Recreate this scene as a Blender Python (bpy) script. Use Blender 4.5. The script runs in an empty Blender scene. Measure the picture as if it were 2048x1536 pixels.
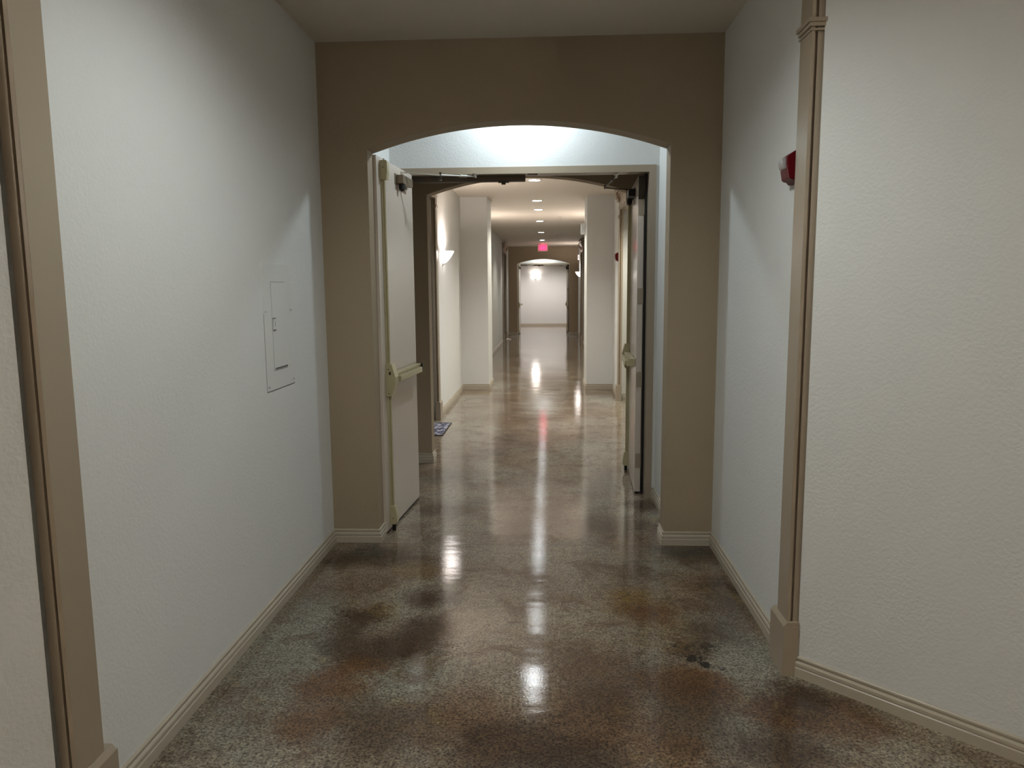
import bpy, bmesh, math, random
from mathutils import Vector, Matrix
random.seed(7)
scene = bpy.context.scene
COL = scene.collection
PI = math.pi

# ------------------------------------------------------------------ materials
def new_mat(name):
    m = bpy.data.materials.new(name); m.use_nodes = True
    nt = m.node_tree
    return m, nt, nt.nodes['Principled BSDF']

def paint(name, col, rough=0.6, bump=0.0, scale=120, mottling=0.03, spec=0.35, metallic=0.0):
    m, nt, b = new_mat(name)
    N = nt.nodes; L = nt.links
    b.inputs['Roughness'].default_value = rough
    b.inputs['Metallic'].default_value = metallic
    b.inputs['Specular IOR Level'].default_value = spec
    tc = N.new('ShaderNodeTexCoord')
    n = N.new('ShaderNodeTexNoise'); n.inputs['Scale'].default_value = 3.0; n.inputs['Detail'].default_value = 3
    L.new(tc.outputs['Object'], n.inputs['Vector'])
    mr = N.new('ShaderNodeMapRange')
    mr.inputs['To Min'].default_value = 1 - mottling; mr.inputs['To Max'].default_value = 1 + mottling
    L.new(n.outputs['Fac'], mr.inputs['Value'])
    mx = N.new('ShaderNodeVectorMath'); mx.operation = 'SCALE'; mx.inputs[0].default_value = col
    L.new(mr.outputs['Result'], mx.inputs['Scale'])
    L.new(mx.outputs['Vector'], b.inputs['Base Color'])
    if bump:
        n2 = N.new('ShaderNodeTexNoise'); n2.inputs['Scale'].default_value = scale
        n2.inputs['Detail'].default_value = 2.5; n2.inputs['Roughness'].default_value = 0.5
        L.new(tc.outputs['Object'], n2.inputs['Vector'])
        bp = N.new('ShaderNodeBump'); bp.inputs['Strength'].default_value = bump
        bp.inputs['Distance'].default_value = 0.004
        L.new(n2.outputs['Fac'], bp.inputs['Height']); L.new(bp.outputs['Normal'], b.inputs['Normal'])
    return m

def glow(name, col, strength):
    m, nt, b = new_mat(name)
    b.inputs['Base Color'].default_value = (*col, 1)
    b.inputs['Emission Color'].default_value = (*col, 1)
    b.inputs['Emission Strength'].default_value = strength
    b.inputs['Roughness'].default_value = 0.4
    return m

WALL = paint('wall_paint', (0.665, 0.66, 0.63), 0.75, bump=0.42, scale=80, mottling=0.015, spec=0.2)
TAUPE = paint('taupe_paint', (0.345, 0.272, 0.185), 0.65, bump=0.30, scale=75, mottling=0.02, spec=0.25)
CEIL = paint('ceiling_paint', (0.655, 0.595, 0.515), 0.85, bump=0.2, scale=60, mottling=0.015, spec=0.15)
TRIM = paint('trim_enamel', (0.335, 0.27, 0.195), 0.32, spec=0.5, mottling=0.015)
BASE = paint('baseboard_enamel', (0.43, 0.375, 0.29), 0.33, spec=0.5, mottling=0.015)
DOORP = paint('door_enamel', (0.585, 0.51, 0.435), 0.22, spec=0.6, mottling=0.012)
BRASS = paint('satin_brass', (0.50, 0.45, 0.28), 0.30, metallic=0.35, mottling=0.02)
BLACK = paint('black_rubber_and_shade', (0.012, 0.011, 0.010), 0.5)
BRONZE = paint('aged_bronze', (0.24, 0.195, 0.14), 0.4, metallic=0.5, mottling=0.12)
DARKBR = paint('dark_bronze', (0.045, 0.036, 0.026), 0.4, metallic=0.5)
STOPBR = paint('brown_stop', (0.085, 0.062, 0.040), 0.6)  # door stops, a darker brown than the frame trim
STEEL = paint('steel_arm', (0.62, 0.60, 0.55), 0.3, metallic=0.85)
RED = paint('red_plastic', (0.115, 0.003, 0.006), 0.4, spec=0.2)
WHITEP = paint('white_plastic', (0.84, 0.87, 0.90), 0.4, spec=0.5)
PAPER = paint('paper', (0.75, 0.68, 0.62), 0.8)
RINGM = paint('ring_white', (0.62, 0.60, 0.57), 0.5)
LENS = glow('lamp_lens', (0.93, 0.97, 1.0), 14.0)
GLASS_B = glow('frosted_bowl', (1.0, 0.92, 0.88), 5.5)
EXITR = glow('exit_letter_glow', (1.0, 0.03, 0.16), 0.62)
EXITF = glow('exit_face_glow', (1.0, 0.17, 0.32), 0.26)
EXITH = paint('exit_housing', (0.74, 0.66, 0.60), 0.4)

def clear_mat():
    m, nt, b = new_mat('clear_strobe_lens')
    b.inputs['Base Color'].default_value = (0.95, 0.95, 0.93, 1)
    b.inputs['Roughness'].default_value = 0.08
    b.inputs['Transmission Weight'].default_value = 0.7
    b.inputs['IOR'].default_value = 1.45
    return m
CLEAR = clear_mat()

def floor_mat():
    m, nt, b = new_mat('stained_concrete'); N = nt.nodes; L = nt.links
    tc = N.new('ShaderNodeTexCoord')
    def noise(scale, detail=4, rough=0.55, dist=0.0, off=0.0, vec=None):
        n = N.new('ShaderNodeTexNoise'); n.inputs['Scale'].default_value = scale
        n.inputs['Detail'].default_value = detail; n.inputs['Roughness'].default_value = rough
        n.inputs['Distortion'].default_value = dist
        mp = N.new('ShaderNodeMapping'); mp.inputs['Location'].default_value = (off, off*0.7, off*1.3)
        L.new(vec or tc.outputs['Object'], mp.inputs['Vector']); L.new(mp.outputs['Vector'], n.inputs['Vector'])
        return n
    def ramp(src, stops):
        r = N.new('ShaderNodeValToRGB'); e = r.color_ramp.elements
        while len(e) < len(stops): e.new(0.5)
        for k, (p, c) in enumerate(stops): e[k].position = p; e[k].color = (*c, 1)
        L.new(src, r.inputs['Fac']); return r
    def mapr(src, a, bb, c=0.0, d=1.0, smooth=True):
        r = N.new('ShaderNodeMapRange')
        if smooth: r.interpolation_type = 'SMOOTHSTEP'
        r.inputs['From Min'].default_value = a; r.inputs['From Max'].default_value = bb
        r.inputs['To Min'].default_value = c; r.inputs['To Max'].default_value = d
        L.new(src, r.inputs['Value']); return r.outputs['Result']
    def mix(fac, a, c, mode='MIX'):
        x = N.new('ShaderNodeMix'); x.data_type = 'RGBA'; x.blend_type = mode
        if isinstance(fac, float): x.inputs[0].default_value = fac
        else: L.new(fac, x.inputs[0])
        for i, v in ((6, a), (7, c)):
            if isinstance(v, tuple): x.inputs[i].default_value = (*v, 1)
            else: L.new(v, x.inputs[i])
        return x.outputs[2]
    def mul(a, c):
        x = N.new('ShaderNodeMath'); x.operation = 'MULTIPLY'
        for i, v in ((0, a), (1, c)):
            if isinstance(v, float): x.inputs[i].default_value = v
            else: L.new(v, x.inputs[i])
        return x.outputs[0]
    # general mottling of the acid stain
    n1 = noise(1.1, 6, 0.6, 0.4)
    base = ramp(n1.outputs['Fac'], [(0.30, (0.100, 0.064, 0.038)), (0.44, (0.210, 0.156, 0.106)),
                                    (0.55, (0.275, 0.235, 0.175)), (0.70, (0.29, 0.290, 0.232))]).outputs['Color']
    n2 = noise(0.8, 5, 0.6, 0.5, 11.0)
    base = mix(mapr(n2.outputs['Fac'], 0.54, 0.70, 0, 0.7), base, (0.17, 0.100, 0.042))
    n3 = noise(1.7, 5, 0.65, 0.3, 23.0)
    base = mix(mapr(n3.outputs['Fac'], 0.52, 0.70, 0, 0.55), base, (0.235, 0.24, 0.20))
    # distorted coordinates for the individual stains
    nd = N.new('ShaderNodeTexNoise'); nd.inputs['Scale'].default_value = 5.5; nd.inputs['Detail'].default_value = 5
    L.new(tc.outputs['Object'], nd.inputs['Vector'])
    sub = N.new('ShaderNodeVectorMath'); sub.operation = 'SUBTRACT'; sub.inputs[1].default_value = (0.5, 0.5, 0.5)
    L.new(nd.outputs['Color'], sub.inputs[0])
    scl = N.new('ShaderNodeVectorMath'); scl.operation = 'SCALE'; scl.inputs['Scale'].default_value = 0.26
    L.new(sub.outputs['Vector'], scl.inputs[0])
    nf = N.new('ShaderNodeTexNoise'); nf.inputs['Scale'].default_value = 55; nf.inputs['Detail'].default_value = 3
    L.new(tc.outputs['Object'], nf.inputs['Vector'])
    subf = N.new('ShaderNodeVectorMath'); subf.operation = 'SUBTRACT'; subf.inputs[1].default_value = (0.5, 0.5, 0.5)
    L.new(nf.outputs['Color'], subf.inputs[0])
    sclf = N.new('ShaderNodeVectorMath'); sclf.operation = 'SCALE'; sclf.inputs['Scale'].default_value = 0.20
    L.new(subf.outputs['Vector'], sclf.inputs[0])
    addf = N.new('ShaderNodeVectorMath'); addf.operation = 'ADD'
    L.new(scl.outputs['Vector'], addf.inputs[0]); L.new(sclf.outputs['Vector'], addf.inputs[1])
    add = N.new('ShaderNodeVectorMath'); add.operation = 'ADD'
    L.new(tc.outputs['Object'], add.inputs[0]); L.new(addf.outputs['Vector'], add.inputs[1])
    addk = N.new('ShaderNodeVectorMath'); addk.operation = 'ADD'
    L.new(tc.outputs['Object'], addk.inputs[0])
    sk = N.new('ShaderNodeVectorMath'); sk.operation = 'SCALE'; sk.inputs['Scale'].default_value = 0.45
    L.new(addf.outputs['Vector'], sk.inputs[0]); L.new(sk.outputs['Vector'], addk.inputs[1])
    GREEN = (0.232, 0.236, 0.192); RUST = (0.125, 0.054, 0.014); DBROWN = (0.050, 0.026, 0.011)
    OCHRE = (0.200, 0.128, 0.038); BLK = (0.010, 0.008, 0.007); UMBER = (0.125, 0.092, 0.065); GREY = (0.27, 0.235, 0.19)
    for (x, y, r, c, a) in sorted(STAINS, key=lambda q: 'YGUORDK'.index(q[3])):
        c = dict(G=GREEN, R=RUST, D=DBROWN, O=OCHRE, K=BLK, U=UMBER, Y=GREY)[c]
        d = N.new('ShaderNodeVectorMath'); d.operation = 'DISTANCE'; d.inputs[1].default_value = (x, y, 0)
        fl = N.new('ShaderNodeVectorMath'); fl.operation = 'MULTIPLY'; fl.inputs[1].default_value = (1, 1, 0)
        L.new((addk if r < 0.115 else add).outputs['Vector'], fl.inputs[0]); L.new(fl.outputs['Vector'], d.inputs[0])
        base = mix(mapr(d.outputs['Value'], r * 1.1, r * (0.55 if r < 0.06 else 0.25), 0, a), base, c)
    n4 = noise(3.6, 9, 0.72, 0.6, 51.0)
    base = mix(mapr(n4.outputs['Fac'], 0.49, 0.64, 0, 0.72), base, (0.105, 0.060, 0.030))
    n5 = noise(5.2, 9, 0.75, 0.8, 67.0)
    base = mix(mapr(n5.outputs['Fac'], 0.54, 0.70, 0, 0.70), base, (0.055, 0.028, 0.014))
    n6 = noise(4.1, 8, 0.7, 0.5, 83.0)
    base = mix(mapr(n6.outputs['Fac'], 0.55, 0.68, 0, 0.45), base, (0.215, 0.150, 0.060))
    # fine crackled grain
    g = noise(95, 3, 0.7)
    base = mix(0.9, base, ramp(g.outputs['Fac'], [(0.38, (0.18, 0.14, 0.11)), (0.48, (0.82, 0.79, 0.75)), (0.62, (1.45, 1.42, 1.36))]).outputs['Color'], 'MULTIPLY')
    g2 = noise(28, 4, 0.7, 0, 5.0)
    base = mix(0.6, base, ramp(g2.outputs['Fac'], [(0.38, (0.50, 0.44, 0.39)), (0.58, (1.15, 1.15, 1.15))]).outputs['Color'], 'MULTIPLY')
    # sawn joints across the corridor
    sx = N.new('ShaderNodeSeparateXYZ'); L.new(tc.outputs['Object'], sx.inputs['Vector'])
    for y in JOINTS:
        s = N.new('ShaderNodeMath'); s.operation = 'SUBTRACT'; s.inputs[1].default_value = y; L.new(sx.outputs['Y'], s.inputs[0])
        ab = N.new('ShaderNodeMath'); ab.operation = 'ABSOLUTE'; L.new(s.outputs[0], ab.inputs[0])
        w = 0.004 if y < 8 else 0.022
        base = mix(mapr(ab.outputs[0], w, w * 0.4, 0, 0.75), base, (0.035, 0.028, 0.022))
    L.new(base, b.inputs['Base Color'])
    rr = mapr(noise(2.5, 5, 0.6, 0, 31).outputs['Fac'], 0.35, 0.65, 0.5, 0.6)
    L.new(rr, b.inputs['Roughness'])
    b.inputs['Specular IOR Level'].default_value = 0.15
    b.inputs['Coat Weight'].default_value = 1.0
    b.inputs['Coat IOR'].default_value = 1.55
    cr = mapr(noise(7, 4, 0.6, 0, 41).outputs['Fac'], 0.35, 0.65, 0.035, 0.065)
    L.new(cr, b.inputs['Coat Roughness'])
    # slight waviness of the poured slab + orange peel of the sealer
    wv = noise(1.6, 2, 0.5)
    mpw = N.new('ShaderNodeMapping'); mpw.inputs['Scale'].default_value = (0.5, 2.4, 1)
    L.new(tc.outputs['Object'], mpw.inputs['Vector'])
    w2 = N.new('ShaderNodeTexNoise'); w2.inputs['Scale'].default_value = 2.2; w2.inputs['Detail'].default_value = 2
    L.new(mpw.outputs['Vector'], w2.inputs['Vector'])
    b1 = N.new('ShaderNodeBump'); b1.inputs['Strength'].default_value = 0.5; b1.inputs['Distance'].default_value = 0.004
    L.new(w2.outputs['Fac'], b1.inputs['Height'])
    b2 = N.new('ShaderNodeBump'); b2.inputs['Strength'].default_value = 0.10; b2.inputs['Distance'].default_value = 0.002
    L.new(g.outputs['Fac'], b2.inputs['Height']); L.new(b1.outputs['Normal'], b2.inputs['Normal'])
    L.new(b2.outputs['Normal'], b.inputs['Normal']); L.new(b2.outputs['Normal'], b.inputs['Coat Normal'])
    return m

STAINS = [  # x, y, radius, kind, strength
    (-1.23, 3.14, 0.52, 'G', 0.70), (-0.83, 2.85, 0.40, 'G', 0.70), (-0.57, 2.94, 0.25, 'G', 0.80),
    (-0.50, 3.17, 0.34, 'Y', 0.60), (-1.07, 2.69, 0.46, 'G', 0.45), (-0.30, 2.99, 0.34, 'Y', 0.60),
    (-1.16, 3.51, 0.29, 'G', 0.50), (-1.45, 3.00, 0.57, 'U', 0.31), (-1.37, 2.42, 0.40, 'U', 0.23),
    (-1.51, 3.62, 0.40, 'U', 0.36), (-0.94, 3.43, 0.18, 'D', 0.98), (-0.87, 3.48, 0.14, 'O', 1.00),
    (-0.96, 3.25, 0.18, 'D', 0.80), (-0.84, 2.99, 0.18, 'R', 1.00), (-0.90, 3.10, 0.18, 'D', 0.80),
    (-0.63, 3.68, 0.20, 'D', 1.00), (-0.61, 3.31, 0.21, 'D', 0.86), (-0.68, 3.13, 0.22, 'D', 1.00),
    (-0.94, 2.81, 0.18, 'R', 0.92), (-0.81, 2.77, 0.14, 'R', 0.69), (-0.92, 2.56, 0.20, 'R', 0.86),
    (-0.63, 2.54, 0.29, 'D', 0.69), (-0.71, 2.41, 0.34, 'U', 0.31), (-0.40, 2.48, 0.40, 'U', 0.31),
    (-0.15, 2.40, 0.25, 'D', 0.80), (0.09, 2.36, 0.25, 'D', 0.86), (-0.27, 2.65, 0.23, 'R', 0.46),
    (0.12, 3.23, 0.25, 'U', 0.27), (-0.02, 3.00, 0.29, 'U', 0.25), (0.26, 2.97, 0.29, 'D', 0.63),
    (0.12, 2.60, 0.32, 'R', 0.69), (0.22, 2.72, 0.21, 'D', 0.69), (0.45, 3.68, 0.22, 'O', 1.00),
    (0.51, 3.54, 0.18, 'R', 0.92), (0.22, 3.81, 0.34, 'Y', 0.50), (0.56, 3.40, 0.23, 'O', 0.46),
    (0.64, 3.16, 0.14, 'D', 0.92),
    (0.77, 3.31, 0.21, 'D', 0.69), (0.71, 3.35, 0.34, 'G', 0.50),
    (0.86, 3.12, 0.29, 'G', 0.60), (0.75, 2.76, 0.34, 'G', 0.65), (1.01, 2.63, 0.34, 'G', 0.50),
    (0.64, 2.86, 0.20, 'R', 1.00), (0.50, 2.88, 0.23, 'R', 0.63), (0.55, 2.75, 0.22, 'D', 0.69),
    (0.92, 3.83, 0.20, 'D', 0.98), (0.84, 3.96, 0.23, 'R', 0.69), (0.97, 3.61, 0.22, 'D', 0.69),
    (0.71, 4.18, 0.34, 'G', 0.50), (0.88, 4.31, 0.23, 'D', 0.80), (0.90, 2.69, 0.21, 'R', 1.00),
    (0.98, 2.76, 0.21, 'D', 1.00), (1.12, 2.63, 0.23, 'R', 0.80), (0.81, 2.44, 0.23, 'D', 0.80),
    (0.61, 2.49, 0.23, 'G', 0.50), (0.41, 2.46, 0.23, 'R', 0.69), (0.52, 2.55, 0.21, 'D', 0.57),
    (0.49, 4.61, 0.23, 'R', 0.57), (0.72, 5.38, 0.23, 'D', 0.98), (0.49, 4.91, 0.29, 'D', 0.69),
    (-1.10, 4.34, 0.20, 'K', 0.80), (-1.22, 4.21, 0.23, 'D', 1.00), (-0.91, 4.30, 0.21, 'D', 0.92),
    (-0.75, 4.48, 0.23, 'U', 0.36), (-0.74, 4.06, 0.18, 'O', 0.69), (-0.98, 4.05, 0.29, 'U', 0.27),
    (-0.80, 5.22, 0.29, 'D', 0.69), (-0.59, 5.36, 0.23, 'U', 0.27), (-0.43, 4.40, 0.40, 'Y', 0.50),
    (-0.26, 3.79, 0.34, 'Y', 0.60), (0.78, 4.43, 0.18, 'K', 0.70), (0.97, 4.46, 0.18, 'K', 0.70),
    (-0.86, 6.25, 0.34, 'D', 0.57), (-0.41, 6.09, 0.46, 'U', 0.18), (0.36, 6.27, 0.46, 'U', 0.23),
    (-0.93, 8.01, 0.57, 'Y', 0.50), (0.28, 7.76, 0.69, 'U', 0.23), (-0.65, 9.71, 0.92, 'U', 0.23),
    (-1.14, 9.31, 0.57, 'Y', 0.50),
    (0.608, 3.202, 0.045, 'K', 1.00), (0.637, 3.212, 0.035, 'K', 1.00), (0.587, 3.211, 0.030, 'K', 1.00), (0.645, 3.093, 0.030, 'K', 1.00), (0.631, 3.066, 0.028, 'K', 1.00), (0.724, 3.201, 0.035, 'K', 1.00), (0.676, 3.033, 0.028, 'K', 1.00), (0.742, 3.014, 0.020, 'K', 1.00),
]
JOINTS = [4.50, 13.05]
FLOOR = floor_mat()

def mat_mat():
    m, nt, b = new_mat('doormat_weave'); N = nt.nodes; L = nt.links
    tc = N.new('ShaderNodeTexCoord')
    br = N.new('ShaderNodeTexBrick'); br.offset = 0.0
    br.inputs['Scale'].default_value = 1.0; br.inputs['Brick Width'].default_value = 0.36
    br.inputs['Row Height'].default_value = 0.19; br.inputs['Mortar Size'].default_value = 0.014
    br.inputs['Color1'].default_value = (1, 1, 1, 1); br.inputs['Color2'].default_value = (1, 1, 1, 1)
    br.inputs['Mortar'].default_value = (0, 0, 0, 1)
    L.new(tc.outputs['Object'], br.inputs['Vector'])
    w = N.new('ShaderNodeTexNoise'); w.inputs['Scale'].default_value = 17; w.inputs['Detail'].default_value = 1
    w.inputs['Distortion'].default_value = 1.5
    L.new(tc.outputs['Object'], w.inputs['Vector'])
    r = N.new('ShaderNodeValToRGB'); e = r.color_ramp.elements
    e[0].position = 0.44; e[0].color = (0.42, 0.41, 0.47, 1); e[1].position = 0.52; e[1].color = (0.035, 0.035, 0.075, 1)
    L.new(w.outputs['Fac'], r.inputs['Fac'])
    mx = N.new('ShaderNodeMix'); mx.data_type = 'RGBA'; L.new(br.outputs['Fac'], mx.inputs[0])
    L.new(r.outputs['Color'], mx.inputs[6]); mx.inputs[7].default_value = (0.012, 0.012, 0.03, 1)
    L.new(mx.outputs[2], b.inputs['Base Color']); b.inputs['Roughness'].default_value = 0.95
    return m
MATM = mat_mat()

# ------------------------------------------------------------------ geometry helpers
def box(bm, x0, x1, y0, y1, z0, z1, bevel=0.0):
    b2 = bmesh.new()
    vs = [b2.verts.new((x, y, z)) for x in (x0, x1) for y in (y0, y1) for z in (z0, z1)]
    for f in ((0,1,3,2),(4,6,7,5),(0,4,5,1),(2,3,7,6),(0,2,6,4),(1,5,7,3)):
        b2.faces.new([vs[i] for i in f])
    bmesh.ops.recalc_face_normals(b2, faces=b2.faces)
    if bevel: bmesh.ops.bevel(b2, geom=b2.edges[:], offset=bevel, segments=2, profile=0.7, affect='EDGES')
    merge(bm, b2)

def merge(bm, b2):
    me = bpy.data.meshes.new('t'); b2.to_mesh(me); b2.free(); bm.from_mesh(me); bpy.data.meshes.remove(me)

def cyl(bm, p0, p1, r0, r1=None, seg=20, bevel=0.0):
    r1 = r0 if r1 is None else r1
    p0 = Vector(p0); p1 = Vector(p1); d = p1 - p0
    b2 = bmesh.new()
    bmesh.ops.create_cone(b2, cap_ends=True, segments=seg, radius1=r0, radius2=r1, depth=d.length)
    if bevel:
        es = [e for e in b2.edges if any(len(f.verts) > 4 for f in e.link_faces)]
        bmesh.ops.bevel(b2, geom=es, offset=bevel, segments=2, affect='EDGES')
    q = Vector((0, 0, 1)).rotation_difference(d.normalized()).to_matrix().to_4x4()
    bmesh.ops.transform(b2, matrix=Matrix.Translation((p0 + p1) / 2) @ q, verts=b2.verts)
    merge(bm, b2)

def prism(bm, pts, axis, a0, a1, bevel=0.0):
    """extrude a 2D outline; axis 'y': pts are (x,z); 'x': pts are (y,z); 'z': pts are (x,y)"""
    b2 = bmesh.new()
    def P(p, a):
        return {'y': (p[0], a, p[1]), 'x': (a, p[0], p[1]), 'z': (p[0], p[1], a)}[axis]
    A = [b2.verts.new(P(p, a0)) for p in pts]; B = [b2.verts.new(P(p, a1)) for p in pts]
    n = len(pts)
    fa = b2.faces.new(A); fb = b2.faces.new(B[::-1])
    for i in range(n):
        b2.faces.new((A[i], B[i], B[(i+1) % n], A[(i+1) % n]))
    bmesh.ops.recalc_face_normals(b2, faces=b2.faces)
    if bevel: bmesh.ops.bevel(b2, geom=b2.edges[:], offset=bevel, segments=2, affect='EDGES')
    else: bmesh.ops.triangulate(b2, faces=[f for f in b2.faces if len(f.verts) > 4])
    merge(bm, b2)

def lathe(bm, prof, seg=32, a0=0, a1=2*PI, center=(0,0,0), close=False):
    cx, cy, cz = center
    full = abs(a1 - a0 - 2*PI) < 1e-6
    n = seg if full else seg + 1
    rows = []
    for (r, z) in prof:
        rows.append([bm.verts.new((cx + r*math.cos(a0+(a1-a0)*k/seg), cy + r*math.sin(a0+(a1-a0)*k/seg), cz+z)) for k in range(n)])
    for i in range(len(rows)-1):
        for k in range(seg):
            k2 = (k+1) % n
            try: bm.faces.new((rows[i][k], rows[i][k2], rows[i+1][k2], rows[i+1][k]))
            except ValueError: pass
    bmesh.ops.remove_doubles(bm, verts=bm.verts[:], dist=1e-5)

def obj(name, bm, mat, parent=None, smooth=False, loc=None):
    bmesh.ops.recalc_face_normals(bm, faces=bm.faces)
    me = bpy.data.meshes.new(name); bm.to_mesh(me); bm.free()
    me.materials.append(mat)
    if smooth:
        for p in me.polygons: p.use_smooth = True
        me.set_sharp_from_angle(angle=math.radians(38))
    o = bpy.data.objects.new(name, me); COL.objects.link(o)
    if parent: o.parent = parent
    if loc: o.location = loc
    return o

def struct(name, bm, mat, parent=None, smooth=False):
    o = obj(name, bm, mat, parent, smooth)
    if not parent: o['kind'] = 'structure'
    return o

def empty(name, loc=(0,0,0), rz=0.0, kind=None):
    o = bpy.data.objects.new(name, None); COL.objects.link(o)
    o.empty_display_size = 0.1
    o.location = loc; o.rotation_euler = (0, 0, rz)
    if kind: o['kind'] = kind
    return o

def thing(name, label, cat, loc=(0,0,0), rz=0.0, group=None):
    o = empty(name, loc, rz); o['label'] = label; o['category'] = cat
    if group: o['group'] = group
    return o

def tag(o, label, cat, group=None):
    o['label'] = label; o['category'] = cat
    if group: o['group'] = group
    return o

def dup(root, loc=None, rz=None, label=None, group=None, shift=None):
    r = root.copy(); COL.objects.link(r)
    if loc is not None: r.location = loc
    if shift is not None: r.location = Vector(root.location) + Vector(shift)
    if rz is not None: r.rotation_euler = (0, 0, rz)
    if label: r['label'] = label
    if group: r['group'] = group
    for ch in list(root.children):
        c = ch.copy(); COL.objects.link(c); c.parent = r
        for g in list(ch.children):
            d = g.copy(); COL.objects.link(d); d.parent = c
    return r

# ------------------------------------------------------------------ dimensions (metres)
CAMH = 1.6125
XL, XR, C = -1.380, 1.020, 3.065
AL, AR = -1.088, 0.7212
XC = (AL + AR) / 2
YA, T = 4.527, 0.151          # first arch
YD = 5.571                    # door frame
Y2 = 6.712                    # second arch
VL, VR = -1.176, 0.810        # vestibule side walls
SP, APX = 2.447, 2.600
HEAD = 2.447
DY = 25.717 - 4.527           # the far pair of arches repeats the near one
YE = 32.11
W = 0.14

def bx(*a, **k):
    bm = bmesh.new(); box(bm, *a, **k); return bm

# ------------------------------------------------------------------ floor, ceiling
bm = bmesh.new(); box(bm, -5, 5, -4.2, YE + 0.3, -0.12, 0); struct('floor', bm, FLOOR)
CF = 3.030                    # the corridor beyond the first doors has a slightly lower ceiling
bm = bmesh.new(); box(bm, -5, 5, -4.2, YD + 0.06, C, C + 0.16); struct('ceiling', bm, CEIL)
bm = bmesh.new(); box(bm, -5, 5, YD + 0.06, YE + 0.3, CF, CF + 0.18); struct('ceiling', bm, CEIL)

# ------------------------------------------------------------------ walls
def wall(name, x0, x1, y0, y1, z0=0, z1=C, mat=WALL):
    return struct(name, bx(x0, x1, y0, y1, z0, z1), mat)

# openings (alcoves) in the side walls
LO = (7.45, 9.12); RO = (7.45, 10.66); LF = (22.30, 23.95); RF = (21.75, 23.25)
HZ = 2.70
wall('wall_left', XL - W, XL, 1.90, YA + 0.01)
wall('wall_right', XR, XR + W, 3.0, YA + 0.01)
wall('wall_left', XL - W, XL, Y2 + T - 0.01, LO[0]); wall('wall_right', XR, XR + W, Y2 + T - 0.01, RO[0])
wall('wall_left', XL - W, XL, LO[1] + W, LF[0]); wall('wall_right', XR, XR + W, RO[1] + W, RF[0])
wall('wall_left', XL - W, XL, LF[1], YA + DY + 0.01); wall('wall_right', XR, XR + W, RF[1], YA + DY + 0.01)
for nm, (x0, x1), (y0, y1) in (('wall_left', (XL - W, XL), LO), ('wall_left', (XL - W, XL), LF),
                               ('wall_right', (XR, XR + W), RO), ('wall_right', (XR, XR + W), RF)):
    wall(nm, x0, x1, y0, y1 + (W if y1 in (LO[1], RO[1]) else 0), HZ, C)
# alcove shells: far side wall faces the camera, near side wall, back wall
def alcove(nm, xa, xb, y0, y1):
    s = -1 if xb < xa else 1
    lo, hi = min(xa, xb), max(xa, xb)
    wall(nm, lo, hi, y1, y1 + W, 0, HZ if False else C)
    wall(nm, lo, hi, y0 - W, y0)
    wall(nm, min(xb, xb + s * W), max(xb, xb + s * W), y0 - W, y1 + W)
alcove('wall_left', XL - W + 0.14, XL - 1.6, LO[0], LO[1])
alcove('wall_right', XR + W - 0.14, XR + 2.4, RO[0], RO[1])
alcove('wall_left', XL - W, XL - 1.3, LF[0], LF[1])
alcove('wall_right', XR + W, XR + 1.3, RF[0], RF[1])
# piers
PY = (11.748, 12.549)
wall('wall_left', XL - 0.02, -0.9587, PY[0], PY[1]); wall('wall_right', 0.6029, XR + 0.02, PY[0], PY[1])

# splayed walls of the near lobby
def splay(nm, x, y, dx, dy, L):
    n = math.hypot(dx, dy); dx /= n; dy /= n
    nx, ny = (-dy, dx)
    if ny < 0: nx, ny = -nx, -ny                 # thickness goes away from the camera
    pts = [(x, y), (x + dx*L, y + dy*L), (x + dx*L + nx*W, y + dy*L + ny*W), (x + nx*W, y + ny*W)]
    bm = bmesh.new(); prism(bm, pts, 'z', 0, C); struct(nm, bm, WALL)
    return (x + dx*L, y + dy*L)
RS = (XR + 0.012, 2.955); RD = (0.7225, -0.691)
LS = (XL - 0.012, 1.860); LD = (-0.70, -0.714)
re = splay('wall_right', *RS, *RD, 3.2)
le = splay('wall_left', *LS, *LD, 2.6)
wall('wall_right', re[0], re[0] + W, -4.0, re[1] + 0.05)
wall('wall_left', le[0] - W, le[0], -4.0, le[1] + 0.05)
wall('wall_back', le[0] - W, re[0] + W, -4.0 - W, -4.0)

# arch walls
def arch_pts(l, r):
    h = (AR - AL) / 2; sag = APX - SP; R = (h*h + sag*sag) / (2*sag)
    pts = []
    for k in range(0, 41):
        x = AR - (AR - AL) * k / 40
        z = APX - R + math.sqrt(R*R - (x - XC)**2)
        pts.append((x, z))
    return [(l, 0), (l, C), (r, C), (r, 0), (AR, 0)] + pts + [(AL, 0)]
for k, y in enumerate((YA, Y2, YA + DY, Y2 + DY)):
    bm = bmesh.new(); prism(bm, arch_pts(XL - 0.01, XR + 0.01), 'y', y, y + T)
    struct('wall_arch', bm, TAUPE)

def vestibule(dy):
    wall('wall_left', XL - W, VL, YA + T + dy - 0.005, YD + dy + 0.02)
    wall('wall_right', VR, XR + W, YA + T + dy - 0.005, YD + dy + 0.02)
    wall('wall_left', XL - W, XL, YD + dy + 0.02, Y2 + dy + 0.005)
    wall('wall_right', XR, XR + W, YD + dy + 0.02, Y2 + dy + 0.005)
    bm = bmesh.new()      # the wall round the double door frame
    ol, orr, oz = 2*XC - (0.7366 + 0.045), 0.7366 + 0.045, HEAD + 0.045
    prism(bm, [(XL - 0.01, 0), (XL - 0.01, C), (XR + 0.01, C), (XR + 0.01, 0), (orr, 0), (orr, oz), (ol, oz), (ol, 0)], 'y', YD + dy + 0.008, YD + dy + 0.118)
    struct('wall_door', bm, WALL)
vestibule(0); vestibule(DY)

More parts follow.
